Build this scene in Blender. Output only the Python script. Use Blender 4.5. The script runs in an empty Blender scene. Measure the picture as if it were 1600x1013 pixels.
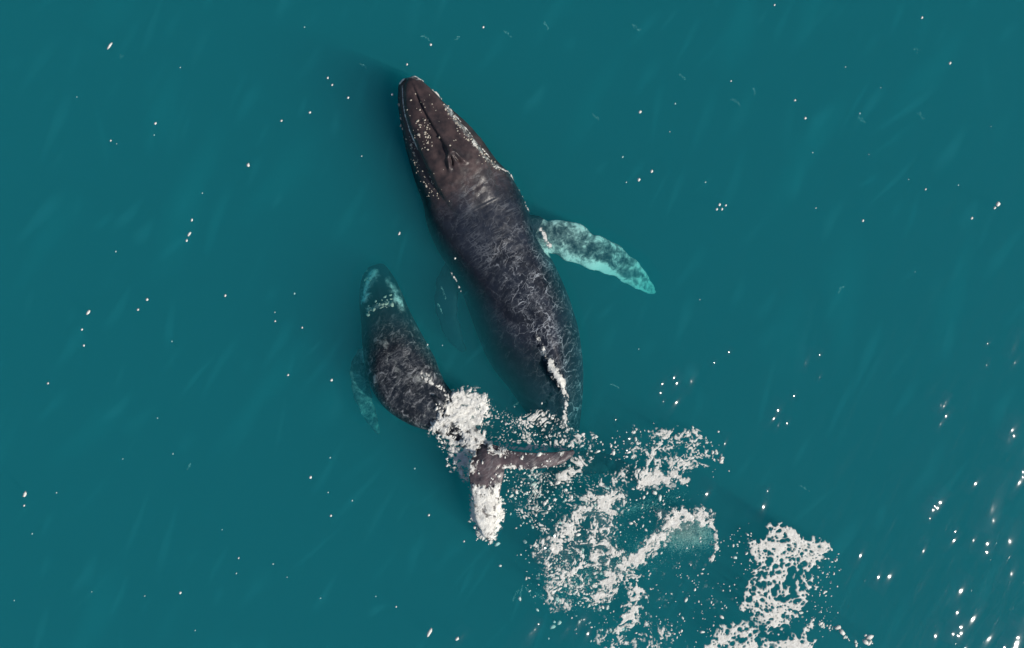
import bpy, math
import numpy as np
from mathutils import Vector
from mathutils.bvhtree import BVHTree

# ------------------------------------------------------------------ camera, sky, sun, exposure
scene = bpy.context.scene
col = scene.collection
CAM_H = 34.0                 # drone height above the water, metres
FRAME_W = 30.4               # metres of water across the picture
MPP = FRAME_W / 1600.0       # metres per photograph pixel at the water line

cam_data = bpy.data.cameras.new("drone_camera")
cam = bpy.data.objects.new("drone_camera", cam_data)
col.objects.link(cam)
cam.location = (0, 0, CAM_H)
cam.rotation_euler = (0, 0, 0)
cam_data.sensor_width = 36.0
cam_data.lens = 36.0 * CAM_H / FRAME_W
cam_data.clip_end = 4000.0
scene.camera = cam

SUN_ELEV = math.radians(39.0)
SUN_AZ = Vector((0.86, -0.51, 0)).normalized()
to_sun = Vector((SUN_AZ.x * math.cos(SUN_ELEV), SUN_AZ.y * math.cos(SUN_ELEV), math.sin(SUN_ELEV)))

world = bpy.data.worlds.new("World")
scene.world = world
world.use_nodes = True
wn = world.node_tree
wn.nodes.clear()
w_out = wn.nodes.new("ShaderNodeOutputWorld")
w_bg = wn.nodes.new("ShaderNodeBackground")
w_sky = wn.nodes.new("ShaderNodeTexSky")
w_sky.sky_type = 'NISHITA'
w_sky.sun_disc = False
w_sky.sun_elevation = SUN_ELEV
w_sky.sun_rotation = math.atan2(SUN_AZ.x, SUN_AZ.y)
w_bg.inputs["Strength"].default_value = 0.07
wn.links.new(w_sky.outputs[0], w_bg.inputs[0])
wn.links.new(w_bg.outputs[0], w_out.inputs[0])

sun_data = bpy.data.lights.new("sun", 'SUN')
sun_data.energy = 4.3
sun_data.angle = math.radians(0.6)
sun_data.color = (1.0, 0.93, 0.845)
sun = bpy.data.objects.new("sun", sun_data)
col.objects.link(sun)
sun.location = to_sun * 60
sun.rotation_euler = (-to_sun).to_track_quat('-Z', 'Y').to_euler()

vs = scene.view_settings
vs.view_transform = 'Standard'
vs.look = 'None'
vs.exposure = 0.0
vs.gamma = 1.0
vs.use_curve_mapping = False

cy = scene.cycles
cy.max_bounces = 8
cy.volume_bounces = 4
cy.transparent_max_bounces = 16
cy.use_denoising = True
cy.sample_clamp_indirect = 4.0

# ------------------------------------------------------------------ helpers
RNG = np.random.default_rng(7)


def at(px, py, z=0.0):
    """photograph pixel -> world x, y on the level z"""
    f = (CAM_H - z) / CAM_H * MPP
    return (np.asarray(px, float) - 800.0) * f, (506.5 - np.asarray(py, float)) * f


def hash2(ix, iy, seed):
    h = (ix.astype(np.int64) * 374761393 + iy.astype(np.int64) * 668265263 + seed * 1442695041) & 0x7fffffff
    h = ((h ^ (h >> 13)) * 1274126177) & 0x7fffffff
    h = (h ^ (h >> 16)) & 0x7fffffff
    h = (h * 1103515245 + 12345) & 0x7fffffff
    return (h & 0xffffff) / float(0xffffff)


def vnoise(x, y, seed=0):
    ix = np.floor(x); iy = np.floor(y)
    fx = x - ix; fy = y - iy
    u = fx * fx * fx * (fx * (fx * 6 - 15) + 10)
    v = fy * fy * fy * (fy * (fy * 6 - 15) + 10)
    a = hash2(ix, iy, seed); b = hash2(ix + 1, iy, seed)
    c = hash2(ix, iy + 1, seed); d = hash2(ix + 1, iy + 1, seed)
    return (a * (1 - u) + b * u) * (1 - v) + (c * (1 - u) + d * u) * v


def fbm(x, y, octaves=4, gain=0.5, seed=0):
    s = 0.0; a = 1.0; t = 0.0
    for o in range(octaves):
        s = s + a * vnoise(x * 2 ** o + 13.7 * o, y * 2 ** o - 7.1 * o, seed + o * 17)
        t += a; a *= gain
    return s / t


def worley(x, y, seed=0):
    ix = np.floor(x); iy = np.floor(y)
    f1 = np.full(x.shape, 9.0); f2 = np.full(x.shape, 9.0)
    for dx in (-1, 0, 1):
        for dy in (-1, 0, 1):
            cx = ix + dx; cyy = iy + dy
            px = cx + hash2(cx, cyy, seed); py = cyy + hash2(cx, cyy, seed + 91)
            d = np.hypot(px - x, py - y)
            f2 = np.minimum(f2, np.maximum(f1, d)); f1 = np.minimum(f1, d)
    return f1, f2


def smooth(a, b, x):
    t = np.clip((x - a) / (b - a), 0, 1)
    return t * t * (3 - 2 * t)


def catmull(pts, n):
    """smooth resampling of station rows"""
    p = np.asarray(pts, float)
    p = np.vstack([2 * p[0] - p[1], p, 2 * p[-1] - p[-2]])
    m = len(p) - 3
    t = np.linspace(0, m - 1e-9, n)
    i = np.floor(t).astype(int); f = (t - i)[:, None]
    a, b, c, d = p[i], p[i + 1], p[i + 2], p[i + 3]
    return 0.5 * (2 * b + (c - a) * f + (2 * a - 5 * b + 4 * c - d) * f ** 2 + (3 * b - 3 * c + d - a) * f ** 3)


def mesh_from(name, verts, faces):
    """verts (n,3) array, faces (m,3|4) array"""
    me = bpy.data.meshes.new(name)
    verts = np.ascontiguousarray(verts, np.float32); faces = np.ascontiguousarray(faces, np.int32)
    k = faces.shape[1]
    me.vertices.add(len(verts)); me.vertices.foreach_set("co", verts.ravel())
    me.loops.add(faces.size); me.loops.foreach_set("vertex_index", faces.ravel())
    me.polygons.add(len(faces))
    me.polygons.foreach_set("loop_start", np.arange(0, faces.size, k, dtype=np.int32))
    me.polygons.foreach_set("use_smooth", np.ones(len(faces), bool))
    me.update(calc_edges=True); me.validate()
    return me


def add_object(name, me, mat=None, parent=None, **props):
    o = bpy.data.objects.new(name, me)
    col.objects.link(o)
    if mat is not None and me is not None:
        me.materials.append(mat)
    if parent is not None:
        o.parent = parent
        o.matrix_parent_inverse = parent.matrix_world.inverted()
    for k, v in props.items():
        o[k] = v
    return o


def recentre(o, origin):
    """put a mesh object's origin at the thing's own place instead of at the world's zero"""
    n = len(o.data.vertices)
    c = np.empty(n * 3, np.float32); o.data.vertices.foreach_get("co", c)
    c = c.reshape(-1, 3) - np.asarray(origin, np.float32)
    o.data.vertices.foreach_set("co", c.ravel()); o.data.update()
    o.location = origin
    bpy.context.view_layer.update()


def set_attr(me, name, values):
    a = me.attributes.new(name, 'FLOAT', 'POINT')
    a.data.foreach_set("value", np.ascontiguousarray(values, np.float32))


class NT:
    """tiny node-tree writer"""
    def __init__(self, name):
        self.m = bpy.data.materials.new(name); self.m.use_nodes = True
        self.t = self.m.node_tree; self.t.nodes.clear()
        self.out = self.n("ShaderNodeOutputMaterial")

    def n(self, kind, **kw):
        nd = self.t.nodes.new(kind)
        for k, v in kw.items():
            setattr(nd, k, v)
        return nd

    def l(self, a, b):
        self.t.links.new(a, b)

    def val(self, sock, v):
        if hasattr(v, "is_linked") or isinstance(v, bpy.types.NodeSocket):
            self.l(v, sock)
        else:
            sock.default_value = v

    def math(self, op, a, b=0.0, c=0.0, clamp=False):
        nd = self.n("ShaderNodeMath", operation=op, use_clamp=clamp)
        for s, v in zip(nd.inputs, (a, b, c)):
            self.val(s, v)
        return nd.outputs[0]

    def ramp(self, x, a, b, lo=0.0, hi=1.0):
        nd = self.n("ShaderNodeMapRange", interpolation_type='SMOOTHSTEP')
        self.val(nd.inputs[0], x)
        for i, v in enumerate((a, b, lo, hi)):
            nd.inputs[i + 1].default_value = v
        return nd.outputs[0]

    def mix(self, f, a, b):
        nd = self.n("ShaderNodeMix", data_type='RGBA')
        self.val(nd.inputs[0], f); self.val(nd.inputs[6], a); self.val(nd.inputs[7], b)
        return nd.outputs[2]

    def attr(self, name):
        return self.n("ShaderNodeAttribute", attribute_name=name).outputs["Fac"]

    def noise(self, vec, scale, detail=4.0, rough=0.55, dist=0.0):
        nd = self.n("ShaderNodeTexNoise")
        self.l(vec, nd.inputs["Vector"])
        nd.inputs["Scale"].default_value = scale; nd.inputs["Detail"].default_value = detail
        nd.inputs["Roughness"].default_value = rough; nd.inputs["Distortion"].default_value = dist
        return nd.outputs["Fac"], nd.outputs["Color"]


# ------------------------------------------------------------------ materials
def water_surface_material():
    """clear sea surface: sky and sun mirrored by Fresnel, the rest passes into the water below"""
    g = NT("sea_surface")
    tr = g.n("ShaderNodeBsdfTransparent"); gl = g.n("ShaderNodeBsdfGlossy")
    gl.inputs["Roughness"].default_value = 0.13
    fr = g.n("ShaderNodeLayerWeight")
    tc = g.n("ShaderNodeTexCoord")
    hts = []
    for ang, ln, wd, dist in ((62, 1.0, 0.34, 0.8), (72, 0.45, 0.17, 1.0)):      # wind ripples: long crests lying along one direction
        mp = g.n("ShaderNodeMapping", vector_type='TEXTURE'); mp.inputs["Rotation"].default_value = (0, 0, math.radians(ang))
        mp.inputs["Scale"].default_value = (ln, wd, 1)
        g.l(tc.outputs["Object"], mp.inputs["Vector"])
        hts.append(g.noise(mp.outputs[0], 1.0, 4, 0.6, dist)[0])
    n1 = g.math('ADD', hts[0], g.math('MULTIPLY', hts[1], 0.5))
    bp = g.n("ShaderNodeBump"); bp.inputs["Distance"].default_value = 0.0135; bp.inputs["Strength"].default_value = 1.0
    g.l(n1, bp.inputs["Height"])
    g.l(bp.outputs[0], gl.inputs["Normal"]); g.l(bp.outputs[0], fr.inputs["Normal"])
    mx = g.n("ShaderNodeMixShader")
    g.l(g.math('MULTIPLY_ADD', g.math('POWER', fr.outputs["Facing"], 5.0), 0.98, 0.02), mx.inputs[0]); g.l(tr.outputs[0], mx.inputs[1]); g.l(gl.outputs[0], mx.inputs[2])
    g.l(mx.outputs[0], g.out.inputs["Surface"])
    return g.m


def ripple_material():
    g = NT("ripple_water")
    tr = g.n("ShaderNodeBsdfTransparent"); gl = g.n("ShaderNodeBsdfGlossy")
    gl.inputs["Roughness"].default_value = 0.10
    fr = g.n("ShaderNodeLayerWeight")
    mx = g.n("ShaderNodeMixShader")
    g.l(g.math('MULTIPLY_ADD', g.math('POWER', fr.outputs["Facing"], 5.0), 0.98, 0.02), mx.inputs[0]); g.l(tr.outputs[0], mx.inputs[1]); g.l(gl.outputs[0], mx.inputs[2])
    g.l(mx.outputs[0], g.out.inputs["Surface"])
    return g.m


def volume_material(name, scatter, absorb, aniso=0.0):
    """scatter, absorb: coefficients per metre for r, g, b"""
    g = NT(name)
    sc = g.n("ShaderNodeVolumeScatter"); ab = g.n("ShaderNodeVolumeAbsorption"); ad = g.n("ShaderNodeAddShader")
    ds = max(scatter); sc.inputs["Color"].default_value = (*[c / ds for c in scatter], 1)
    sc.inputs["Density"].default_value = ds; sc.inputs["Anisotropy"].default_value = aniso
    da = max(absorb) * 1.25; ab.inputs["Color"].default_value = (*[1 - c / da for c in absorb], 1)
    ab.inputs["Density"].default_value = da
    g.l(sc.outputs[0], ad.inputs[0]); g.l(ab.outputs[0], ad.inputs[1]); g.l(ad.outputs[0], g.out.inputs["Volume"])
    return g.m


def plain(name, base, rough=0.8, spec=0.3, noise_scale=6.0, vary=0.25, bump=0.0):
    g = NT(name)
    p = g.n("ShaderNodeBsdfPrincipled"); tc = g.n("ShaderNodeTexCoord")
    f, _ = g.noise(tc.outputs["Object"], noise_scale, 5, 0.6)
    lo = tuple(c * (1 - vary) for c in base) + (1,); hi = tuple(min(1, c * (1 + vary)) for c in base) + (1,)
    g.l(g.mix(f, lo, hi), p.inputs["Base Color"])
    p.inputs["Roughness"].default_value = rough; p.inputs["Specular IOR Level"].default_value = spec
    if bump:
        b = g.n("ShaderNodeBump"); b.inputs["Distance"].default_value = bump; g.l(f, b.inputs["Height"])
        g.l(b.outputs[0], p.inputs["Normal"])
    g.l(p.outputs[0], g.out.inputs["Surface"])
    return g.m


def foam_material(name="sea_foam", has_film=True):
    """froth: thin at its borders (attribute thick), so the water shows through the film"""
    g = NT(name)
    p = g.n("ShaderNodeBsdfPrincipled"); tc = g.n("ShaderNodeTexCoord")
    f, _ = g.noise(tc.outputs["Object"], 9.0, 6, 0.7)
    g.l(g.mix(g.ramp(f, 0.3, 0.7), (0.62, 0.615, 0.57, 1), (0.86, 0.87, 0.83, 1)), p.inputs["Base Color"])
    p.inputs["Roughness"].default_value = 0.7; p.inputs["Specular IOR Level"].default_value = 0.25
    n2, _ = g.noise(tc.outputs["Object"], 30.0, 4, 0.7)
    b = g.n("ShaderNodeBump"); b.inputs["Distance"].default_value = 0.02; g.l(n2, b.inputs["Height"])
    g.l(b.outputs[0], p.inputs["Normal"])
    if not has_film:
        g.l(p.outputs[0], g.out.inputs["Surface"])
        return g.m
    tr = g.n("ShaderNodeBsdfTransparent"); mx_ = g.n("ShaderNodeMixShader")
    n3, _ = g.noise(tc.outputs["Object"], 22.0, 3, 0.6)
    th = g.math('ADD', g.attr("thick"), g.math('MULTIPLY', g.math('SUBTRACT', n3, 0.5), 0.22))
    g.l(g.ramp(th, -0.18, 0.34), mx_.inputs[0])
    g.l(tr.outputs[0], mx_.inputs[1]); g.l(p.outputs[0], mx_.inputs[2])
    g.l(mx_.outputs[0], g.out.inputs["Surface"])
    return g.m


def skin_material(name, dark, warm, net_scale, net_gain, streak_gain, mottle_gain, thread):
    """wet whale skin: dark hide, brownish head (attribute warm), white patches (attribute pale), painted caustic light with foam threads (attribute caustic_lace)"""
    g = NT(name)
    p = g.n("ShaderNodeBsdfPrincipled"); tc = g.n("ShaderNodeTexCoord"); co = tc.outputs["Object"]
    big, _ = g.noise(co, 1.1, 5, 0.6)
    fine, _ = g.noise(co, 7.0, 6, 0.65)
    base = g.mix(g.ramp(big, 0.3, 0.7), (*[c * 0.65 for c in dark], 1), (*[c * 1.35 for c in dark], 1))
    wb, _ = g.noise(co, 3.0, 5, 0.6)
    wrm = g.mix(g.ramp(wb, 0.32, 0.68), (warm[0] * 0.5, warm[1] * 0.6, warm[2] * 0.68, 1), (*[c * 1.3 for c in warm], 1))
    base = g.mix(g.attr("warm"), base, wrm)
    # broken net of caustic ripple light and foam threads, painted into the colour
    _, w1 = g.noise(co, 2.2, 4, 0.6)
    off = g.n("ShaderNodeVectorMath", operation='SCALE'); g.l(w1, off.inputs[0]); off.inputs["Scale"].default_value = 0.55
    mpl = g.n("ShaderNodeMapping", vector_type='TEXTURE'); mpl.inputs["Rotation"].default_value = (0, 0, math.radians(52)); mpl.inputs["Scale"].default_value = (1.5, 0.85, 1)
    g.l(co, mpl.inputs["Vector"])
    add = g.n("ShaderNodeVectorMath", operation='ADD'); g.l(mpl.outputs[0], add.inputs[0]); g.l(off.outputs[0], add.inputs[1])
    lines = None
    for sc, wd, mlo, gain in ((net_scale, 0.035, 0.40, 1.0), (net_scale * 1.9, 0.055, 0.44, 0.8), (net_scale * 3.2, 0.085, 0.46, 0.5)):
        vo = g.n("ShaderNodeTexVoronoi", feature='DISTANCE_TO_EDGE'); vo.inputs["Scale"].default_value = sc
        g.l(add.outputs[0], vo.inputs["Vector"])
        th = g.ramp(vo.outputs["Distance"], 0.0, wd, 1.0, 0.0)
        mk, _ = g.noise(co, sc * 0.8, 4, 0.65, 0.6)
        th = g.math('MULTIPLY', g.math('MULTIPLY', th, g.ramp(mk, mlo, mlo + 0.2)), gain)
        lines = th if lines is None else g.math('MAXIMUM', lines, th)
    lines = g.math('MULTIPLY', g.math('MULTIPLY', lines, net_gain), g.attr("caustic_lace"))
    # long faint streaks of rippled light, painted as paler colour
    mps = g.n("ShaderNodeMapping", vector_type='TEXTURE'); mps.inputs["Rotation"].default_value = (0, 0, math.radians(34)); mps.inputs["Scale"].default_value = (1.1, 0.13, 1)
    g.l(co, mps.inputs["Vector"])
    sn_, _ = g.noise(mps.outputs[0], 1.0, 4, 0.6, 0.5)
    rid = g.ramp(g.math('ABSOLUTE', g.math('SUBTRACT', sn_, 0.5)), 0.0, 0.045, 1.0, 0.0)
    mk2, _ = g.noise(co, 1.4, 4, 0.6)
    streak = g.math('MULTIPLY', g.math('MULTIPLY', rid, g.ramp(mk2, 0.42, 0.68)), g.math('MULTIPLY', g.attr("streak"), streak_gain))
    # soft mottled sheen, painted into the skin colour
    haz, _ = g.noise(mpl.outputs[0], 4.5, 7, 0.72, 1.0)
    painted_sheen = g.math('MULTIPLY', g.math('MULTIPLY', g.ramp(haz, 0.50, 0.72), mottle_gain), g.attr("caustic_lace"))
    caustic_lace = g.math('MAXIMUM', g.math('MAXIMUM', lines, painted_sheen), streak, clamp=True)
    base = g.mix(caustic_lace, base, (*thread, 1))  # thread: tone of the painted light and the foam threads
    # white blotches: grey at their borders, white inside
    bl, _ = g.noise(co, 4.2, 7, 0.74, 0.5)
    pv = g.math('ADD', g.attr("pale"), g.math('MULTIPLY', g.math('SUBTRACT', bl, 0.5), 1.7))
    base = g.mix(g.ramp(pv, 0.20, 0.50), base, (0.20, 0.22, 0.22, 1))
    base = g.mix(g.ramp(pv, 0.42, 0.72), base, (0.76, 0.78, 0.73, 1))
    g.l(base, p.inputs["Base Color"])
    # under water the skin hardly shines: its index is close to the sea's
    geo = g.n("ShaderNodeNewGeometry"); sep = g.n("ShaderNodeSeparateXYZ"); g.l(geo.outputs["Position"], sep.inputs[0])
    g.l(g.ramp(sep.outputs["Z"], -0.22, 0.04, 0.03, 0.32), p.inputs["Specular IOR Level"])
    g.l(g.ramp(fine, 0.25, 0.75, 0.26, 0.48), p.inputs["Roughness"])
    ht = g.math('ADD', g.math('MULTIPLY', fine, 0.5), g.math('MULTIPLY', caustic_lace, 0.4))
    b = g.n("ShaderNodeBump"); b.inputs["Distance"].default_value = 0.022; b.inputs["Strength"].default_value = 0.8
    g.l(ht, b.inputs["Height"]); g.l(b.outputs[0], p.inputs["Normal"])
    g.l(p.outputs[0], g.out.inputs["Surface"])
    return g.m


M_SURF = water_surface_material()
M_RIP = ripple_material()
M_SEA = volume_material("sea_volume", (0.029, 0.166, 0.200), (0.75, 0.156, 0.140))
M_DEEP = plain("deep_sea_floor", (0.01, 0.03, 0.035), 0.9, 0.1, 0.3)
M_FOAM = foam_material()
M_DROP = foam_material("foam_droplet", False)
M_BARN = plain("barnacle_shell", (0.46, 0.42, 0.35), 0.75, 0.3, 20, 0.25, 0.01)
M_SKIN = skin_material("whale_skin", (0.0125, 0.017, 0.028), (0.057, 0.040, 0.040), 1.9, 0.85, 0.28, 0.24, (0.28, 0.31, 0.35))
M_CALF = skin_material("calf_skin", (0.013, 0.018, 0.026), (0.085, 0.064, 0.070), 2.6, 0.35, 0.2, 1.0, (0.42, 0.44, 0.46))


# ------------------------------------------------------------------ the sea
def wave(x, y):
    """height of the sea surface"""
    c, s = math.cos(math.radians(62)), math.sin(math.radians(62))
    a = x * c + y * s; b = -x * s + y * c
    return (fbm(a * 0.16, b * 0.45, 3, 0.5, 3) - 0.5) * 0.05 + (fbm(a * 0.9, b * 2.2, 3, 0.5, 21) - 0.5) * 0.022


# ------------------------------------------------------------------ whales
def tube(stations, n_len, n_ring, ridge=None, power=2.2):
    """closed body from stations (px, py, half width px, z top, half height m, ridge height m, ridge offset)"""
    st = catmull(stations, n_len)
    zc = st[:, 3] - st[:, 4]
    X, Y = at(st[:, 0], st[:, 1], 0.0)
    W = np.maximum(st[:, 2], 0.5) * MPP
    H = np.maximum(st[:, 4], 0.02)
    tx = np.gradient(X); ty = np.gradient(Y); L = np.hypot(tx, ty)
    nx, ny = -ty / L, tx / L                      # to the whale's ... side (screen right when tail is down)
    th = np.linspace(0, 2 * np.pi, n_ring, endpoint=False)
    cs, sn = np.cos(th), np.sin(th)
    cu = np.sign(cs) * np.abs(cs) ** (2 / power); su = np.sign(sn) * np.abs(sn) ** (2 / power)
    U = W[:, None] * cu[None]
    Z = zc[:, None] + H[:, None] * su[None]
    bump = st[:, 5][:, None] * np.exp(-((cu[None] - st[:, 6][:, None]) / 0.16) ** 2) * (sn[None] > 0)
    Z = Z + bump + (st[:, 7][:, None] * cu[None] if st.shape[1] > 7 else 0.0)
    V = np.stack([X[:, None] + nx[:, None] * U, Y[:, None] + ny[:, None] * U, Z], -1).reshape(-1, 3)
    F = []
    for i in range(n_len - 1):
        a = i * n_ring + np.arange(n_ring); b = i * n_ring + (np.arange(n_ring) + 1) % n_ring
        F.append(np.stack([a, b, b + n_ring, a + n_ring], -1))
    F = np.concatenate(F)
    caps = []
    V = np.vstack([V, [X[0], Y[0], zc[0]], [X[-1], Y[-1], zc[-1]]])
    a = np.arange(n_ring); b = (a + 1) % n_ring
    c0 = n_len * n_ring
    tri = np.concatenate([np.stack([b, a, np.full(n_ring, c0)], -1),
                          np.stack([(n_len - 1) * n_ring + a, (n_len - 1) * n_ring + b, np.full(n_ring, c0 + 1)], -1)])
    return V, F, tri, st


def limb(stations, n_len=60, n_ring=28, knobs=0.0):
    """flat flipper or fluke lobe: stations (px, py, half chord px, z, half thickness m, twist m: rise of the leading side)"""
    st = catmull(stations, n_len)
    if knobs:
        t = np.linspace(0, 1, n_len)
        st[:, 2] *= 1 + knobs * np.sin(t * 38) * np.sin(t * 11 + 1)
    X, Y = at(st[:, 0], st[:, 1], 0.0)
    W = np.maximum(st[:, 2], 0.5) * MPP
    tx = np.gradient(X); ty = np.gradient(Y); L = np.hypot(tx, ty)
    nx, ny = -ty / L, tx / L
    th = np.linspace(0, 2 * np.pi, n_ring, endpoint=False)
    cu, su = np.cos(th), np.sin(th)
    prof = su * (0.55 + 0.45 * np.sqrt(np.clip(1 - cu ** 2, 0, 1)))
    U = W[:, None] * cu[None]
    Z = st[:, 3][:, None] + np.maximum(st[:, 4], 0.02)[:, None] * prof[None] + st[:, 5][:, None] * cu[None]
    V = np.stack([X[:, None] + nx[:, None] * U, Y[:, None] + ny[:, None] * U, Z], -1).reshape(-1, 3)
    F = []
    for i in range(n_len - 1):
        a = i * n_ring + np.arange(n_ring); b = i * n_ring + (np.arange(n_ring) + 1) % n_ring
        F.append(np.stack([a, b, b + n_ring, a + n_ring], -1))
    F = np.concatenate(F)
    V = np.vstack([V, [X[0], Y[0], st[0, 3]], [X[-1], Y[-1], st[-1, 3]]])
    a = np.arange(n_ring); b = (a + 1) % n_ring; c0 = n_len * n_ring
    tri = np.concatenate([np.stack([b, a, np.full(n_ring, c0)], -1),
                          np.stack([(n_len - 1) * n_ring + a, (n_len - 1) * n_ring + b, np.full(n_ring, c0 + 1)], -1)])
    return V, F, tri, st


def fuse(name, pieces, voxel, iters):
    """join closed pieces into one continuous skin"""
    V = []; faces = []; o = 0
    for v, f, t, _ in pieces:
        V.append(v)
        faces += (f + o).tolist() + (t + o).tolist()
        o += len(v)
    me = bpy.data.meshes.new(name + "_raw")
    me.from_pydata(np.concatenate(V).tolist(), [], faces)
    ob = bpy.data.objects.new(name + "_raw", me); col.objects.link(ob)
    r = ob.modifiers.new("r", 'REMESH'); r.mode = 'VOXEL'; r.voxel_size = voxel; r.adaptivity = 0.0
    s = ob.modifiers.new("s", 'SMOOTH'); s.factor = 0.5; s.iterations = iters
    dg = bpy.context.evaluated_depsgraph_get()
    ev = ob.evaluated_get(dg)
    out = bpy.data.meshes.new_from_object(ev, depsgraph=dg)
    out.name = name
    bpy.data.objects.remove(ob); bpy.data.meshes.remove(me)
    out.polygons.foreach_set("use_smooth", np.ones(len(out.polygons), bool))
    return out


def coords(me):
    a = np.empty(len(me.vertices) * 3, np.float32); me.vertices.foreach_get("co", a)
    return a.reshape(-1, 3).astype(float)


def normals(me):
    a = np.empty(len(me.vertices) * 3, np.float32); me.vertex_normals.foreach_get("vector", a)
    return a.reshape(-1, 3).astype(float)


def axis_coords(P, stations, n=160):
    """along (0..1 by station), across (-1..1 at the edge; + to screen right), nearest point of the axis"""
    st = catmull(stations, n)
    X, Y = at(st[:, 0], st[:, 1], 0.0); W = np.maximum(st[:, 2], 1) * MPP
    tx = np.gradient(X); ty = np.gradient(Y); L = np.hypot(tx, ty)
    S = np.empty(len(P)); U = np.empty(len(P))
    for i in range(0, len(P), 20000):
        q = P[i:i + 20000]
        d = (q[:, 0:1] - X[None]) ** 2 + (q[:, 1:2] - Y[None]) ** 2
        k = d.argmin(1)
        S[i:i + 20000] = k / (n - 1)
        U[i:i + 20000] = ((q[:, 0] - X[k]) * (-ty[k] / L[k]) + (q[:, 1] - Y[k]) * (tx[k] / L[k])) / W[k]
    return S, U


def to_px(P):
    f = MPP
    return P[:, 0] / f + 800, 506.5 - P[:, 1] / f


# --- mother.  stations: px, py, half width px, z top, half height, ridge height, ridge offset
MOTHER = [   # last column: roll, metres the right side lies higher
    (636, 124, 10, 0.22, 0.22, 0, 0.1, 0),
    (640, 138, 20, 0.34, 0.36, 0, 0.1, 0),
    (653, 166, 33, 0.42, 0.50, 0, 0.1, 0),
    (673, 201, 48, 0.44, 0.66, 0, 0.1, 0),
    (689, 228, 57, 0.46, 0.82, 0, 0.1, 0),
    (702, 251, 63, 0.47, 0.96, 0, 0.1, 0.02),
    (717, 280, 68, 0.45, 1.10, 0, 0.1, 0.05),
    (730, 304, 76, 0.40, 1.18, 0, 0.1, 0.07),
    (745, 338, 80, 0.30, 1.24, 0, 0.1, 0.09),
    (763, 375, 78, 0.20, 1.26, 0, 0.15, 0.1),
    (779, 408, 76, 0.12, 1.28, 0.00, 0.2, 0.11),
    (796, 440, 78, 0.06, 1.28, 0.03, 0.25, 0.12),
    (814, 484, 80, 0.00, 1.22, 0.07, 0.3, 0.12),
    (826, 517, 79, -0.06, 1.12, 0.11, 0.33, 0.11),
    (837, 545, 76, -0.13, 1.00, 0.14, 0.36, 0.1),
    (851, 580, 66, -0.24, 0.86, 0.14, 0.36, 0.08),
    (862, 615, 55, -0.38, 0.72, 0.13, 0.34, 0.05),
    (872, 652, 42, -0.60, 0.56, 0.10, 0.2, 0.03),
    (882, 688, 29, -0.95, 0.42, 0.03, 0.1, 0),
    (893, 722, 20, -1.35, 0.28, 0, 0, 0),
    (903, 752, 16, -1.7, 0.16, 0, 0, 0)]
ROSTRUM = [
    (643, 124, 5, 0.36, 0.12, 0, 0), (647, 134, 14, 0.45, 0.17, 0.02, 0), (660, 164, 27, 0.58, 0.24, 0.05, 0),
    (673, 190, 34, 0.66, 0.30, 0.07, 0), (689, 217, 39, 0.74, 0.36, 0.07, 0), (702, 238, 42, 0.78, 0.42, 0.08, 0),
    (714, 258, 44, 0.77, 0.46, 0.05, 0), (726, 282, 44, 0.67, 0.46, 0.0, 0), (748, 325, 40, 0.40, 0.4, 0.0, 0)]
M_FIN = [
    (822, 350, 20, -0.71, 0.22, 0.05), (850, 364, 25, -0.66, 0.20, 0.06), (885, 371, 29, -0.68, 0.17, 0.06), (920, 388, 29, -0.78, 0.14, 0.05),
    (950, 398, 26, -0.92, 0.11, 0.05), (978, 413, 23, -1.08, 0.09, 0.03), (1002, 430, 18, -1.34, 0.07, 0.02), (1020, 444, 13, -1.61, 0.05, 0.0), (1036, 456, 4, -1.91, 0.03, 0)]
M_FIN_L = [
    (724, 400, 20, -1.05, 0.2, 0), (704, 428, 21, -1.1, 0.16, 0), (694, 460, 20, -1.2, 0.13, 0), (696, 495, 17, -1.35, 0.1, 0),
    (708, 530, 13, -1.6, 0.08, 0), (722, 552, 5, -1.8, 0.04, 0)]
M_FLUKE_R = [(897, 735, 20, -1.3, 0.13, 0), (925, 732, 20, -1.45, 0.1, 0), (965, 738, 16, -1.7, 0.07, 0), (1000, 756, 9, -1.9, 0.05, 0), (1020, 776, 3, -2.0, 0.03, 0)]
M_FLUKE_L = [(897, 735, 20, -1.3, 0.13, 0), (875, 750, 20, -1.45, 0.1, 0), (850, 780, 16, -1.7, 0.07, 0), (838, 815, 9, -1.9, 0.05, 0), (840, 842, 3, -2.0, 0.03, 0)]
DORSAL = [(853, 566, 3, -0.10, 0.02, 0), (862, 578, 6, -0.03, 0.08, 0), (871, 590, 7, 0.0, 0.10, 0), (878, 602, 5, -0.03, 0.08, 0), (883, 612, 2, -0.1, 0.04, 0)]

pieces = [tube(MOTHER, 220, 72), tube(ROSTRUM, 90, 48, power=2.6), limb(M_FIN, 90, 30, 0.10), limb(M_FIN_L, 60, 24, 0.08),
          limb(M_FLUKE_R), limb(M_FLUKE_L), limb(DORSAL, 30, 20)]
me = fuse("mother_whale", pieces, 0.034, 3)
P = coords(me); N = normals(me)
S, U = axis_coords(P, MOTHER)
RS, RU = axis_coords(P, ROSTRUM)
FS, FU = axis_coords(P, M_FIN)
PX, PY = to_px(P)
disp = np.zeros(len(P))
up = np.clip(N[:, 2], 0, 1)
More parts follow.
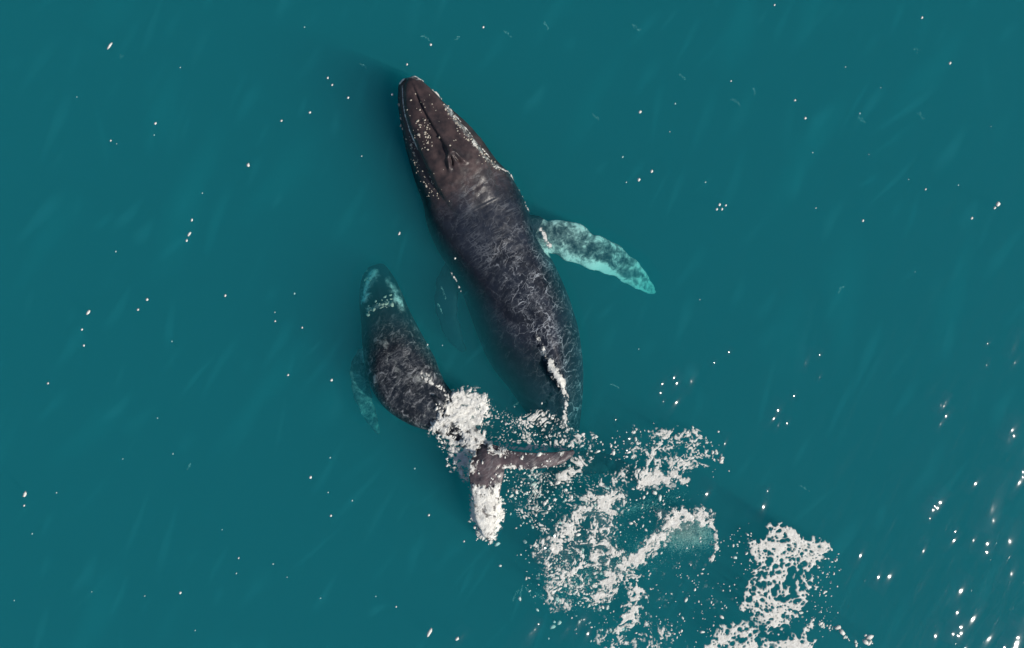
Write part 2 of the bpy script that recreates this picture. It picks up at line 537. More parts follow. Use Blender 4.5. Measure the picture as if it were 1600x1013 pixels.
# blowholes: two slits with a raised splash guard in front
ax = np.array([0.46, 0.888]); nn = np.array([0.888, -0.46])
bx = (PX - 712) * ax[0] + (PY - 256) * ax[1]; by = (PX - 712) * nn[0] + (PY - 256) * nn[1]
top = (P[:, 2] > 0.3)
guard = np.exp(-((bx + 14) / 9) ** 2) * np.exp(-(by / 9) ** 2)
lips = sum(np.exp(-((by - s * (4.0 + 0.42 * (bx + 12))) / 3.2) ** 2) for s in (-1, 1)) * smooth(-16, -8, bx) * (1 - smooth(6, 16, bx))
slit = sum(np.exp(-((by - s * (1.6 + 0.30 * (bx + 12))) / 1.6) ** 2) for s in (-1, 1)) * smooth(-12, -6, bx) * (1 - smooth(4, 10, bx))
disp += top * (0.10 * guard + 0.09 * lips - 0.10 * slit)
# furrow beside the rostrum's middle ridge and soft dents behind the blowholes
disp -= top * 0.05 * np.exp(-((RU + 0.42) / 0.16) ** 2) * smooth(0.3, 0.5, RS) * (1 - smooth(0.75, 0.9, RS))
disp -= top * 0.02 * np.exp(-((RU - 0.35) / 0.25) ** 2) * smooth(0.45, 0.65, RS) * (1 - smooth(0.8, 0.95, RS))
disp -= top * 0.08 * np.exp(-((RU + 0.12) / 0.09) ** 2) * smooth(0.1, 0.25, RS) * (1 - smooth(0.68, 0.78, RS))
# rolls of skin across the neck
roll = np.sin(S * 150 + 5 * (fbm(P[:, 0] * 0.7, P[:, 1] * 0.7, 3, 0.5, 5) - 0.5) * 6)
disp += 0.002 * roll * smooth(0.28, 0.36, S) * (1 - smooth(0.5, 0.62, S)) * up
# uneven hide
disp += (fbm(PX / 14, PY / 14, 4, 0.55, 9) - 0.5) * 0.03 * up * smooth(0.3, 0.4, S)
disp += (fbm(PX / 9, PY / 9, 3, 0.5, 12) - 0.5) * 0.025 * (S < 0.36)
# knuckles down the tail stock
disp += 0.05 * np.clip(np.sin(S * 230), 0, 1) * np.exp(-((U - 0.36) / 0.12) ** 2) * smooth(0.74, 0.8, S) * up
P2 = P + N * disp[:, None]
me.vertices.foreach_set("co", P2.astype(np.float32).ravel()); me.update()
on_fin = (PX > 836) & (PY > 320) & (PY < 470) & (P[:, 2] < -0.28) & (U > 0.92) & (np.abs(FU) < 1.25) & (FS > 0.08)
on_left_fin = (PX < 735) & (PY > 400) & (U < -0.85) & (P[:, 2] < -0.8)
edge = np.abs(FU)
pale = np.zeros(len(P))
pale[on_fin] = (0.36 + 0.20 * smooth(0.4, 0.9, edge) + 0.24 * smooth(0.6, 0.9, FS)
                + 0.55 * np.exp(-((FS - 0.5) / 0.11) ** 2) * smooth(-0.2, -0.75, FU) + 0.1 * smooth(0.1, 0.0, FS))[on_fin]
# crusted lip on the right of the head
RL = [(664, 132), (678, 144), (698, 169), (718, 199), (738, 221), (755, 245), (777, 261)]


def poly_dist(px, py, line):
    d = np.full(px.shape, 1e9)
    for (x0, y0), (x1, y1) in zip(line[:-1], line[1:]):
        vx, vy = x1 - x0, y1 - y0
        t = np.clip(((px - x0) * vx + (py - y0) * vy) / (vx * vx + vy * vy + 1e-9), 0, 1)
        d = np.minimum(d, np.hypot(px - x0 - t * vx, py - y0 - t * vy))
    return d


pale += 0.40 * np.exp(-(poly_dist(PX, PY, RL[2:]) / 5.5) ** 2) * (P[:, 2] > -0.3)
pale += 0.34 * np.exp(-(poly_dist(PX, PY, [(622, 132), (632, 124), (645, 122), (655, 127)]) / 5.5) ** 2)
LL = [(630, 137), (631, 160), (634, 181), (641, 206), (654, 236)]
lip_line = 0.62 * np.exp(-(poly_dist(PX, PY, LL) / 1.3) ** 2)
pale += lip_line * (P[:, 2] > 0)
pale -= 0.55 * (1 - smooth(0.0, 0.22, pale))
set_attr(me, "pale", pale)
set_attr(me, "warm", (1 - smooth(0.30, 0.40, S)) * smooth(-0.95, -0.5, U))
caustic_lace = smooth(0.27, 0.36, S) * (0.22 + 0.95 * smooth(0.38, 0.58, S) * smooth(-0.45, 0.25, U)) * (1 - 0.7 * smooth(0.62, 0.8, S) * smooth(0.35, 0.1, U)) * (1 - 0.35 * smooth(-0.2, -0.8, U))  # where the painted light net shows, strongest on the right side
caustic_lace += 0.9 * np.exp(-(poly_dist(PX, PY, [(812, 470), (838, 520), (850, 548), (864, 575)]) / 5) ** 2)
caustic_lace *= np.where(on_fin, 0.5, 1.0) * np.where(on_left_fin | (S > 0.9), 0.0, 1.0)
set_attr(me, "caustic_lace", caustic_lace)
set_attr(me, "streak", smooth(0.29, 0.35, S) * (1 - smooth(0.52, 0.7, S)) * smooth(-0.9, -0.2, U))
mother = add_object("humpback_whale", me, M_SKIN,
                    label="large adult humpback whale, brown barnacled head and dark back awash, one white flipper spread",
                    category="whale", group="humpback whales")
mother_bvh = BVHTree.FromPolygons(P2.tolist(), [tuple(p.vertices) for p in me.polygons])

# --- calf
CALF = [
    (576, 411, 11, -1.25, 0.12, 0, 0), (579, 420, 20, -1.12, 0.22, 0, 0), (583, 442, 30, -0.88, 0.36, 0, 0), (589, 468, 36, -0.63, 0.48, 0, 0),
    (596, 494, 40, -0.43, 0.58, 0, 0), (604, 522, 46, -0.22, 0.68, 0, 0), (613, 551, 52, -0.05, 0.76, 0, 0), (624, 580, 56, 0.06, 0.80, 0.01, 0.1),
    (639, 605, 54, 0.14, 0.76, 0.04, 0.2), (661, 627, 46, 0.18, 0.66, 0.08, 0.25), (688, 646, 35, 0.17, 0.50, 0.08, 0.2), (713, 667, 25, 0.18, 0.36, 0.05, 0.1),
    (738, 689, 18, 0.26, 0.26, 0.02, 0), (760, 710, 15, 0.34, 0.18, 0, 0)]
C_FIN = [(566, 552, 12, -0.75, 0.14, 0), (554, 572, 13, -0.95, 0.12, 0), (554, 602, 15, -1.2, 0.10, 0), (560, 634, 14, -1.45, 0.08, 0), (571, 664, 10, -1.65, 0.06, 0), (581, 688, 3, -1.8, 0.03, 0)]
C_FLUKE_R = [(760, 708, 18, 0.32, 0.14, 0.0), (778, 712, 17, 0.36, 0.12, -0.02), (800, 716, 14, 0.40, 0.10, -0.02), (835, 718, 13, 0.38, 0.08, 0), (868, 715, 11, 0.30, 0.06, 0), (888, 709, 7, 0.2, 0.05, 0), (897, 704, 3, 0.12, 0.03, 0)]
C_FLUKE_L = [(768, 700, 16, 0.30, 0.15, 0), (763, 720, 27, 0.42, 0.14, 0.0), (760, 742, 27, 0.42, 0.12, 0.02), (760, 775, 21, 0.30, 0.09, 0.02), (760, 805, 18, 0.18, 0.07, 0), (764, 832, 10, 0.08, 0.05, 0), (768, 845, 4, 0.03, 0.03, 0)]
C_DORSAL = [(668, 618, 2, 0.16, 0.03, 0), (680, 622, 5, 0.24, 0.10, 0), (690, 630, 5, 0.28, 0.12, 0), (699, 639, 2, 0.2, 0.04, 0)]
C_ROSTRUM = [(578, 416, 7, -1.15, 0.08, 0, 0), (581, 432, 16, -0.96, 0.14, 0.02, 0), (587, 456, 21, -0.70, 0.18, 0.03, 0), (594, 482, 22, -0.48, 0.22, 0.03, 0), (602, 508, 19, -0.34, 0.24, 0, 0)]
pieces = [tube(CALF, 160, 56), tube(C_ROSTRUM, 50, 32), limb(C_FIN, 50, 24, 0.1), limb(C_FLUKE_R, 60, 28), limb(C_FLUKE_L, 60, 28), limb(C_DORSAL, 24, 16)]
cme = fuse("calf_whale", pieces, 0.030, 3)
CP = coords(cme); CN = normals(cme)
CS, CU = axis_coords(CP, CALF)
CX, CY = to_px(CP)
cup = np.clip(CN[:, 2], 0, 1)
cd = (fbm(CX / 10, CY / 10, 4, 0.55, 31) - 0.5) * 0.05 * cup * smooth(0.3, 0.45, CS)
CP2 = CP + CN * cd[:, None]
cme.vertices.foreach_set("co", CP2.astype(np.float32).ravel()); cme.update()
c_on_fin = (CU < -0.85) & (CY > 545) & (CY < 700) & (CX < 600) & (CP[:, 2] < -0.6)
cp = np.zeros(len(CP))
cp[c_on_fin] = 0.30
cp += 0.60 * np.exp(-(poly_dist(CX, CY, [(563, 466), (566, 444), (578, 426)]) / 10) ** 2)
cp += 0.50 * np.exp(-(poly_dist(CX, CY, [(600, 436), (614, 456), (626, 480)]) / 7) ** 2)
cp += 0.42 * np.exp(-(poly_dist(CX, CY, [(572, 484), (590, 478), (612, 470)]) / 6) ** 2)
cp += 0.36 * np.exp(-(poly_dist(CX, CY, [(562, 545), (570, 562)]) / 7) ** 2)
cp += 0.22 * np.exp(-(poly_dist(CX, CY, [(655, 592), (672, 592)]) / 9) ** 2) + 0.15 * (CS > 0.35) * cup * smooth(0.9, 0.2, np.abs(CU)) * (CS < 0.8)
set_attr(cme, "pale", cp)
set_attr(cme, "warm", smooth(0.9, 0.98, CS))
set_attr(cme, "streak", smooth(0.3, 0.5, CS))
set_attr(cme, "caustic_lace", smooth(0.22, 0.5, CS) * 0.8 * (1 - 0.6 * smooth(0.9, 1.0, CS)))
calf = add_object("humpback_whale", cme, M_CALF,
                  label="small humpback calf beside the adult, head under water, tail flukes raised in white water",
                  category="whale", group="humpback whales")
calf_bvh = BVHTree.FromPolygons(CP2.tolist(), [tuple(p.vertices) for p in cme.polygons])


def body_top(x, y):
    """highest whale skin over a point, or -99"""
    z = -99.0
    for b in (mother_bvh, calf_bvh):
        h = b.ray_cast(Vector((float(x), float(y), 5.0)), Vector((0, 0, -1)), 12.0)
        if h[0] is not None:
            z = max(z, h[0].z)
    return z


# --- shells and droplets: many little lumps joined into one mesh
ICO_V = None


def lump_template(sub=1):
    import bmesh
    bm = bmesh.new(); bmesh.ops.create_icosphere(bm, subdivisions=sub, radius=1.0)
    v = np.array([q.co[:] for q in bm.verts]); f = np.array([[q.index for q in p.verts] for p in bm.faces]); bm.free()
    return v, f


LV, LF = lump_template(1)


def lumps(name, centres, radii, squash, mat, stretch=None, parent=None, **props):
    """centres (n,3), radii (n,), squash: height to radius; stretch (n,2): extra length along an angle"""
    n = len(centres)
    jit = RNG.uniform(0.75, 1.2, (n, len(LV), 1))
    V = LV[None] * jit * np.asarray(radii)[:, None, None]
    V[..., 2] *= squash
    if stretch is not None:
        V[..., 0] *= stretch[:, 0][:, None]
        c, s = np.cos(stretch[:, 1])[:, None], np.sin(stretch[:, 1])[:, None]
        V[..., 0], V[..., 1] = V[..., 0] * c - V[..., 1] * s, V[..., 0] * s + V[..., 1] * c
    V += np.asarray(centres)[:, None, :]
    F = LF[None] + (np.arange(n) * len(LV))[:, None, None]
    return add_object(name, mesh_from(name, V.reshape(-1, 3), F.reshape(-1, 3)), mat, parent, **props)


def on_skin(pts, lift=0.0):
    out = []
    for px, py in pts:
        x, y = at(px, py)
        z = body_top(x, y)
        if z > -5:
            # move the point along the sight line so that it shows where it should
            x, y = at(px, py, z)
            z2 = body_top(x, y)
            out.append((float(x), float(y), (z2 if z2 > -5 else z) + lift))
    return np.array(out)


def scatter_line(line, n, spread):
    line = np.array(line, float)
    seg = np.hypot(*np.diff(line, axis=0).T); cum = np.concatenate([[0], np.cumsum(seg)])
    t = RNG.uniform(0, cum[-1], n)
    x = np.interp(t, cum, line[:, 0]); y = np.interp(t, cum, line[:, 1])
    return np.stack([x + RNG.normal(0, spread, n), y + RNG.normal(0, spread, n)], -1)


dots = [(663, 157), (658, 160), (662, 163), (649, 147), (642, 157), (671, 149), (677, 168), (681, 173), (693, 164), (686, 190),
        (637, 172), (651, 170), (656, 172), (658, 176), (650, 193), (646, 204), (661, 186), (664, 188), (667, 199), (671, 202), (663, 197),
        (665, 206), (668, 209), (672, 216), (675, 228), (660, 232), (659, 234), (712, 219), (709, 220), (687, 214), (703, 228), (656, 214),
        (648, 222), (669, 224), (672, 193), (653, 203), (700, 180), (701, 186), (715, 205), (664, 168), (675, 163), (640, 214), (641, 219),
        (644, 226), (653, 250), (655, 258), (663, 276), (674, 298), (676, 305), (683, 306), (690, 296), (702, 314), (678, 271), (693, 265),
        (671, 301), (685, 310), (667, 291), (664, 277), (652, 262), (753, 256), (641, 181), (626, 180), (624, 190), (629, 200), (634, 231)]
bpts = list(dots) + list(scatter_line(RL[2:], 70, 3.2)) + list(scatter_line([(660, 185), (668, 215), (668, 232)], 30, 6))
bpts += list(scatter_line([(640, 215), (650, 255), (665, 285), (678, 305)], 45, 5)) + list(scatter_line([(624, 150), (625, 190), (632, 225)], 18, 2))
bc = on_skin(bpts, 0.0)
lumps("barnacle_crust", bc, np.clip(RNG.lognormal(-3.95, 0.42, len(bc)), 0.010, 0.045), 0.45, M_BARN, np.stack([RNG.uniform(1.0, 1.9, len(bc)), RNG.uniform(0, np.pi, len(bc))], -1), parent=mother, kind="stuff")
cpts = list(scatter_line([(573, 485), (592, 480), (612, 468)], 34, 4)) + list(scatter_line([(568, 440), (580, 428)], 12, 4))
cc = on_skin(cpts, 0.0)
lumps("barnacle_crust", cc, np.clip(RNG.lognormal(-3.6, 0.45, len(cc)), 0.02, 0.07), 0.4, M_BARN, np.stack([RNG.uniform(1.0, 2.2, len(cc)), RNG.uniform(0, np.pi, len(cc))], -1), parent=calf, kind="stuff")

# ------------------------------------------------------------------ sea surface sheet (open where a whale lies in it)
def axis_grid(half, step, far):
    n = int(round(half / step))
    a = np.linspace(-half, half, 2 * n + 1)
    o = []; d = step; p = half
    while p < far:
        d *= 1.35; p += d; o.append(p)
    o = np.array(o)
    return np.concatenate([-o[::-1], a, o])


gx = axis_grid(17.0, 0.055, 1800.0); gy = axis_grid(11.0, 0.055, 1800.0)
GX, GY = np.meshgrid(gx, gy)
GZ = wave(GX, GY) * np.where((np.abs(GX) < 40) & (np.abs(GY) < 40), 1, 0)
occ = np.zeros(GX.shape, bool); occ_all = np.zeros(GX.shape, bool)
for Q in (P2, CP2):
    ii = np.clip(np.searchsorted(gx, Q[:, 0]), 0, len(gx) - 1); jj = np.clip(np.searchsorted(gy, Q[:, 1]), 0, len(gy) - 1)
    up_ = (Q[:, 2] > -1.55) if Q is not P2 else ((Q[:, 2] > -1.55) & ~((PX < 745) & (PY > 395) & (U < -0.88)))
    occ[jj[up_], ii[up_]] = True; occ_all[jj, ii] = True
for _ in range(3):
    o2 = occ.copy()
    o2[1:] |= occ[:-1]; o2[:-1] |= occ[1:]; o2[:, 1:] |= occ[:, :-1]; o2[:, :-1] |= occ[:, 1:]
    occ = o2
occ_all |= occ
occ_all[1:] |= occ_all[:-1].copy(); occ_all[:-1] |= occ_all[1:].copy(); occ_all[:, 1:] |= occ_all[:, :-1].copy(); occ_all[:, :-1] |= occ_all[:, 1:].copy()
nx_ = len(gx)
J, I = np.meshgrid(np.arange(len(gy) - 1), np.arange(nx_ - 1), indexing="ij")
q = J * nx_ + I
keep = ~(occ[:-1, :-1] & occ[1:, :-1] & occ[:-1, 1:] & occ[1:, 1:])
faces = np.stack([q, q + 1, q + nx_ + 1, q + nx_], -1)[keep]
sea = add_object("water", mesh_from("water", np.stack([GX, GY, GZ], -1).reshape(-1, 3), faces), M_SURF, kind="structure",
                 label="calm teal sea water seen from above")
# the body of the water: coloured, light-scattering, closed
B = 1700.0; D = -16.0
bv = np.array([(-B, -B, D), (B, -B, D), (B, B, D), (-B, B, D), (-B, -B, -0.09), (B, -B, -0.09), (B, B, -0.09), (-B, B, -0.09)])
bf = np.array([(0, 3, 2, 1), (4, 5, 6, 7), (0, 1, 5, 4), (1, 2, 6, 5), (2, 3, 7, 6), (3, 0, 4, 7)])
add_object("water_body", mesh_from("water_body", bv, bf), M_SEA, sea)
dv = np.array([(-B - 50, -B - 50, D - 0.5), (B + 50, -B - 50, D - 0.5), (B + 50, B + 50, D - 0.5), (-B - 50, B + 50, D - 0.5)])
add_object("seabed", mesh_from("seabed", dv, np.array([(0, 1, 2, 3)])), M_DEEP, kind="structure")

# ------------------------------------------------------------------ white water
STEP = 0.0145
fx0, fy0 = at(612, 1030); fx1, fy1 = at(1390, 112)
xs = np.arange(fx0, fx1, STEP); ys = np.arange(fy0, fy1, STEP)
FXg, FYg = np.meshgrid(xs, ys)
fpx = FXg / MPP + 800; fpy = 506.5 - FYg / MPP


def rank(a):
    o = np.empty(a.size); o[a.ravel().argsort()] = np.linspace(0, 1, a.size)
    return o.reshape(a.shape)


UX = FXg + 0.25 * (fbm(FXg * 1.7, FYg * 1.7, 3, 0.5, 70) - 0.5); UY = FYg + 0.25 * (fbm(FXg * 1.7 + 40, FYg * 1.7, 3, 0.5, 71) - 0.5)
WX = FXg + 0.55 * (fbm(FXg * 1.3, FYg * 1.3, 2, 0.5, 70) - 0.5) + 0.16 * (fbm(FXg * 5, FYg * 5, 2, 0.5, 72) - 0.5)
WY = FYg + 0.55 * (fbm(FXg * 1.3 + 40, FYg * 1.3, 2, 0.5, 71) - 0.5) + 0.16 * (fbm(FXg * 5 + 9, FYg * 5, 2, 0.5, 73) - 0.5)
grain = rank(fbm(UX * 7.5, UY * 7.5, 4, 0.75, 80))
f1, f2 = worley(UX * 4.2, UY * 4.2, 5); g1, g2 = worley(UX * 8.5, UY * 8.5, 6)
holes = np.minimum(f1 - 0.10, g1 * 0.62 + 0.06)
cells = 1 - rank(holes + 0.55 * fbm(UX * 2.4, UY * 2.4, 4, 0.6, 90))
b1, b2 = worley(WX * 11.0, WY * 11.0, 15); e1, e2 = worley(WX * 19.0, WY * 19.0, 19)
spots = rank(np.minimum(b1, 0.45 + 0.6 * e1) + 0.9 * fbm(WX * 2.6, WY * 2.6, 4, 0.6, 95))
broad = fbm(WX * 1.6, WY * 1.6, 4, 0.6, 99)


def in_poly(px, py, poly):
    inside = np.zeros(px.shape, bool)
    n = len(poly)
    for i in range(n):
        x0, y0 = poly[i]; x1, y1 = poly[(i + 1) % n]
        c = ((y0 > py) != (y1 > py)) & (px < (x1 - x0) * (py - y0) / (y1 - y0 + 1e-9) + x0)
        inside ^= c
    return inside


def window(points, margin):
    """part of the foam canvas round some photo points"""
    xs_ = [p[0] for p in points]; ys_ = [p[1] for p in points]
    i0 = max(int(np.searchsorted(fpx[0], min(xs_) - margin)) - 1, 0); i1 = int(np.searchsorted(fpx[0], max(xs_) + margin)) + 1
    row = -fpy[:, 0]
    j0 = max(int(np.searchsorted(row, -(max(ys_) + margin))) - 1, 0); j1 = int(np.searchsorted(row, -(min(ys_) - margin))) + 1
    return slice(j0, j1), slice(i0, i1)


def area(poly, d, soft=8.0):
    """painted density of a patch outlined by photo points"""
    w = window(poly, soft + 18)
    out = np.zeros(fpx.shape)
    dist = poly_dist(fpx[w], fpy[w], list(poly) + [poly[0]])
    sd = np.where(in_poly(fpx[w], fpy[w], poly), dist, -dist) + (broad[w] - 0.5) * 26
    out[w] = d * smooth(-soft, soft, sd)
    return out


def stroke(line, w, d, soft=0.8):
    win = window(line, w * 3 + 6)
    out = np.zeros(fpx.shape)
    dist = poly_dist(fpx[win], fpy[win], line) + (broad[win] - 0.5) * w * 1.1
    out[win] = d * smooth(w * (1 + soft), w * (1 - soft), dist)
    return out


MIX = rank(0.36 * grain + 0.34 * spots + 0.42 * rank(np.abs(fbm(WX * 2.6, WY * 2.6, 3, 0.55, 60) - 0.5)))
VEIL = fbm(UX * 2.0, UY * 2.0, 4, 0.6, 61)


def foam(name, label, C, kind_noise, height, lump=0.03, mound=False, veil=0.0):
    """white water where the painted density beats the noise; raised, with real thickness of froth"""
    Nn = {"grain": grain, "cells": cells, "spots": spots, "mix": MIX}[kind_noise]
    v = np.where(C > 0.02, C - Nn, -1.0)
    FILM = 0.08 if kind_noise == "cells" else 0.18
    v = v + FILM * smooth(0.02, 0.15, C)
    if veil:                                    # milky skin of the finest bubbles between the clots
        v = np.maximum(v, veil * FILM * smooth(0.30, 0.70, VEIL) * smooth(0.12, 0.4, C) - 0.002)
    on = v > 0
    jj, ii = np.nonzero(on)
    if len(jj) == 0:
        return None
    j0, j1, i0, i1 = max(jj.min() - 2, 0), jj.max() + 3, max(ii.min() - 2, 0), ii.max() + 3
    v = v[j0:j1, i0:i1]; X = FXg[j0:j1, i0:i1]; Y = FYg[j0:j1, i0:i1]
    m = (v[:-1, :-1] + v[1:, :-1] + v[:-1, 1:] + v[1:, 1:]) > 0
    need = np.zeros(v.shape, bool)
    need[:-1, :-1] |= m; need[1:, :-1] |= m; need[:-1, 1:] |= m; need[1:, 1:] |= m
    Z = wave(X, Y) + 0.012
    over = occ_all[np.clip(np.searchsorted(gy, Y), 0, len(gy) - 1), np.clip(np.searchsorted(gx, X), 0, len(gx) - 1)]
    for j, i in zip(*np.nonzero(need & over)):
        z = body_top(X[j, i], Y[j, i])
        if z > -0.25 and z + 0.012 > Z[j, i]:
            Z[j, i] = z + 0.012
    if mound:                                   # heaped water slopes away from the fluke or tail it pours off
        Zb = Z.copy()
        for _ in range(14):
            Zp = np.pad(Zb, 1, mode="edge")
            Zb = np.maximum(Z, (Zp[:-2, 1:-1] + Zp[2:, 1:-1] + Zp[1:-1, :-2] + Zp[1:-1, 2:]) * 0.25)
        Z = Zb
    thick = (v - FILM)[need]
    h = np.sqrt(np.clip(v - FILM * 0.6, 0, 1) / 0.34)
    if mound:
        h = 0.7 * smooth(0.2, 0.95, C[j0:j1, i0:i1]) + 0.3 * h
    Z = Z + np.clip(h, 0, 1) * (height * (0.35 + 1.1 * broad[j0:j1, i0:i1] ** 1.5) + lump * (fbm(X * 9, Y * 9, 3, 0.6, 55) - 0.3) * 2)
    # seen from above a raised point leans outward: keep its place over the water
    idx = -np.ones(v.shape, int); idx[need] = np.arange(need.sum())
    zq = np.stack([Z[:-1, :-1], Z[:-1, 1:], Z[1:, 1:], Z[1:, :-1]], -1)
    m = m & (np.ptp(zq, axis=-1) < (0.3 if mound else 0.11))
    q = np.stack([idx[:-1, :-1], idx[:-1, 1:], idx[1:, 1:], idx[1:, :-1]], -1)[m]
    V = np.stack([X[need], Y[need], Z[need]], -1)
    fm = mesh_from(name, V, q)
    set_attr(fm, "thick", thick)
    return add_object(name, fm, M_FOAM, kind="stuff", label=label)


mx = np.maximum
# thrown-up water round the calf's tail stock
C = area([(706, 610), (742, 610), (768, 628), (766, 652), (752, 672), (764, 692), (746, 706), (740, 742), (722, 744), (704, 722), (697, 695), (676, 672), (685, 650), (695, 632)], 0.97, 9)
C *= 1 - 0.55 * np.exp(-(((fpx - 712) / 14) ** 2 + ((fpy - 680) / 14) ** 2))
C *= 1 - 0.25 * smooth(700, 725, fpy)
C = np.maximum(C, np.maximum(stroke([(735, 690), (726, 715), (728, 742)], 9, 0.75), stroke([(748, 680), (765, 697), (790, 705)], 7, 0.55)))
foam("foam", "thick white foam boiling over the calf's tail stock", C, "grain", 0.13, 0.018, True)
C = area([(738, 757), (784, 753), (784, 785), (786, 815), (776, 848), (750, 843), (734, 810), (742, 785)], 0.97, 7)
foam("foam", "solid white foam pouring off the calf's lower fluke", C, "grain", 0.07, 0.015, True)
C = mx(area([(758, 628), (785, 640), (800, 655), (860, 650), (895, 680), (880, 700), (800, 705), (770, 700), (755, 670)], 0.30, 12),
       mx(stroke([(812, 662), (832, 655), (856, 655)], 10, 0.75), stroke([(770, 690), (800, 700), (830, 698), (880, 690)], 5, 0.55)))
foam("foam", "speckled foam between the calf's tail and the adult's tail stock", C, "spots", 0.012, 0.007)
C = mx(stroke([(905, 680), (925, 690), (920, 710), (908, 728), (880, 745)], 8, 0.62), mx(stroke([(885, 690), (900, 715)], 14, 0.5), stroke([(790, 727), (840, 732), (885, 724)], 4, 0.38)))
foam("foam", "foam curling round the tip of the calf's raised fluke", C, "mix", 0.014, 0.007)
C = mx(area([(790, 728), (880, 735), (925, 735), (960, 750), (925, 775), (905, 800), (850, 835), (810, 815), (790, 780)], 0.13, 14), mx(stroke([(810, 798), (832, 815), (855, 828)], 5, 0.5), stroke([(880, 770), (888, 790)], 8, 0.35)))
foam("foam", "loose flecks of foam drifting below the calf's fluke", C, "spots", 0.01, 0.006)
C = mx(area([(992, 672), (1085, 674), (1118, 700), (1108, 732), (1060, 742), (1050, 765), (1000, 770), (985, 750), (930, 768), (925, 752), (985, 728)], 0.42, 9),
       mx(mx(stroke([(1005, 752), (1025, 745)], 14, 0.95), stroke([(1050, 740), (1070, 752)], 7, 0.9)), stroke([(1085, 676), (1115, 698), (1126, 715)], 4, 0.6)))
foam("foam", "lacy foam patch right of the adult's tail, uppermost of the wake", C, "mix", 0.014, 0.007)
C = mx(mx(stroke([(962, 778), (925, 788), (900, 815), (872, 845), (850, 858)], 15, 0.72), stroke([(945, 800), (928, 850), (900, 890), (878, 925)], 24, 0.55)),
       mx(stroke([(880, 870), (905, 925), (935, 930)], 18, 0.38), area([(850, 850), (940, 790), (960, 800), (950, 860), (990, 900), (930, 950), (870, 940), (845, 890)], 0.33, 14)))
foam("foam", "broad churned foam in the wake straight below the adult's tail", C, "mix", 0.026, 0.011, veil=0.42)
C = mx(mx(stroke([(1105, 808), (1062, 808), (1035, 835), (1000, 868), (965, 895), (940, 930)], 11, 0.86), stroke([(960, 860), (985, 875)], 9, 0.6)),
       mx(stroke([(1100, 806), (1118, 828), (1120, 855), (1110, 878)], 3, 0.75), area([(1020, 790), (1105, 796), (1110, 815), (1060, 825), (1025, 815)], 0.4, 8)))
foam("foam", "bent arm of foam arching over a pale turquoise upwelling", C, "grain", 0.03, 0.011, veil=0.45)
C = mx(mx(stroke([(985, 900), (1000, 935), (978, 970), (962, 1015)], 14, 0.58), area([(940, 985), (1000, 950), (1060, 985), (1070, 1025), (930, 1025)], 0.28, 14)),
       area([(1000, 870), (1130, 860), (1170, 900), (1150, 960), (1040, 960), (1000, 930)], 0.06, 16))
foam("foam", "broken foam trailing off at the lower edge of the wake", C, "mix", 0.014, 0.007)
C = area([(1213, 816), (1242, 830), (1262, 846), (1294, 856), (1270, 884), (1276, 922), (1255, 946), (1238, 972), (1222, 985), (1185, 980), (1170, 948), (1180, 900), (1174, 860), (1196, 838)], 0.68, 8)
C *= 1 - 0.95 * np.exp(-(((fpx - 1236) / 10) ** 2 + ((fpy - 906) / 20) ** 2)) 
C = mx(C, mx(stroke([(1180, 855), (1215, 850), (1260, 852), (1288, 858)], 9, 0.85), stroke([(1172, 912), (1163, 950)], 5, 0.7)))
C = mx(C, mx(stroke([(1112, 1016), (1145, 985), (1175, 990)], 12, 0.7), stroke([(1150, 1016), (1200, 1008), (1262, 1010)], 13, 0.95)))
C = mx(C, stroke([(1250, 1005), (1266, 975)], 6, 0.7))
C *= 1 - 0.85 * np.exp(-(((fpx - 1189) / 11) ** 2 + ((fpy - 980) / 25) ** 2))
foam("foam", "separate lacy foam patch full of round holes, rightmost in the wake", C, "cells", 0.018, 0.007)
C = mx(stroke([(838, 522), (850, 548), (862, 575)], 2.2, 0.40), mx(stroke([(860, 568), (868, 582), (877, 600)], 6, 0.98), stroke([(877, 600), (884, 622), (882, 650), (886, 672)], 3.5, 0.85)))
foam("foam", "white water breaking along the adult's dorsal ridge", C, "grain", 0.03, 0.012)

C = mx(stroke([(676, 140), (698, 164), (722, 196), (744, 222), (768, 250)], 1.4, 0.62), mx(stroke([(700, 172), (722, 203), (740, 226), (758, 250), (776, 262)], 3.2, 0.38), stroke([(776, 260), (796, 270), (812, 298), (826, 330)], 1.2, 0.45)))
C = mx(C, stroke([(626, 132), (636, 122), (648, 121), (660, 128)], 2.0, 0.5))
foam("foam", "thin white waterline along the right lip of the adult's head", C, "grain", 0.012, 0.008)

C = mx(stroke([(672, 596), (684, 602), (694, 611), (700, 622)], 2.5, 0.75), stroke([(640, 592), (656, 586), (674, 592)], 7, 0.25))
foam("foam", "thin white wash on the calf's back ahead of its tail", C, "spots", 0.012, 0.008)

C = mx(stroke([(704, 424), (712, 438), (721, 456)], 1.6, 0.5), stroke([(846, 360), (852, 375), (862, 391)], 3.0, 0.62))
foam("foam", "small white washes where the adult's two flippers leave its body", C, "grain", 0.01, 0.006)

# loose bubbles and droplets
pts = []; rad = []; dep = []


def sow(poly_or_line, n, spread, r, depth=(-0.22, 0.02)):
    p = scatter_line(poly_or_line, n, spread)
    for x, y in p:
        pts.append((x, y)); rad.append(float(np.clip(RNG.lognormal(math.log(r * 0.72), 0.5), 0.008, 0.08))); dep.append(RNG.uniform(*depth))


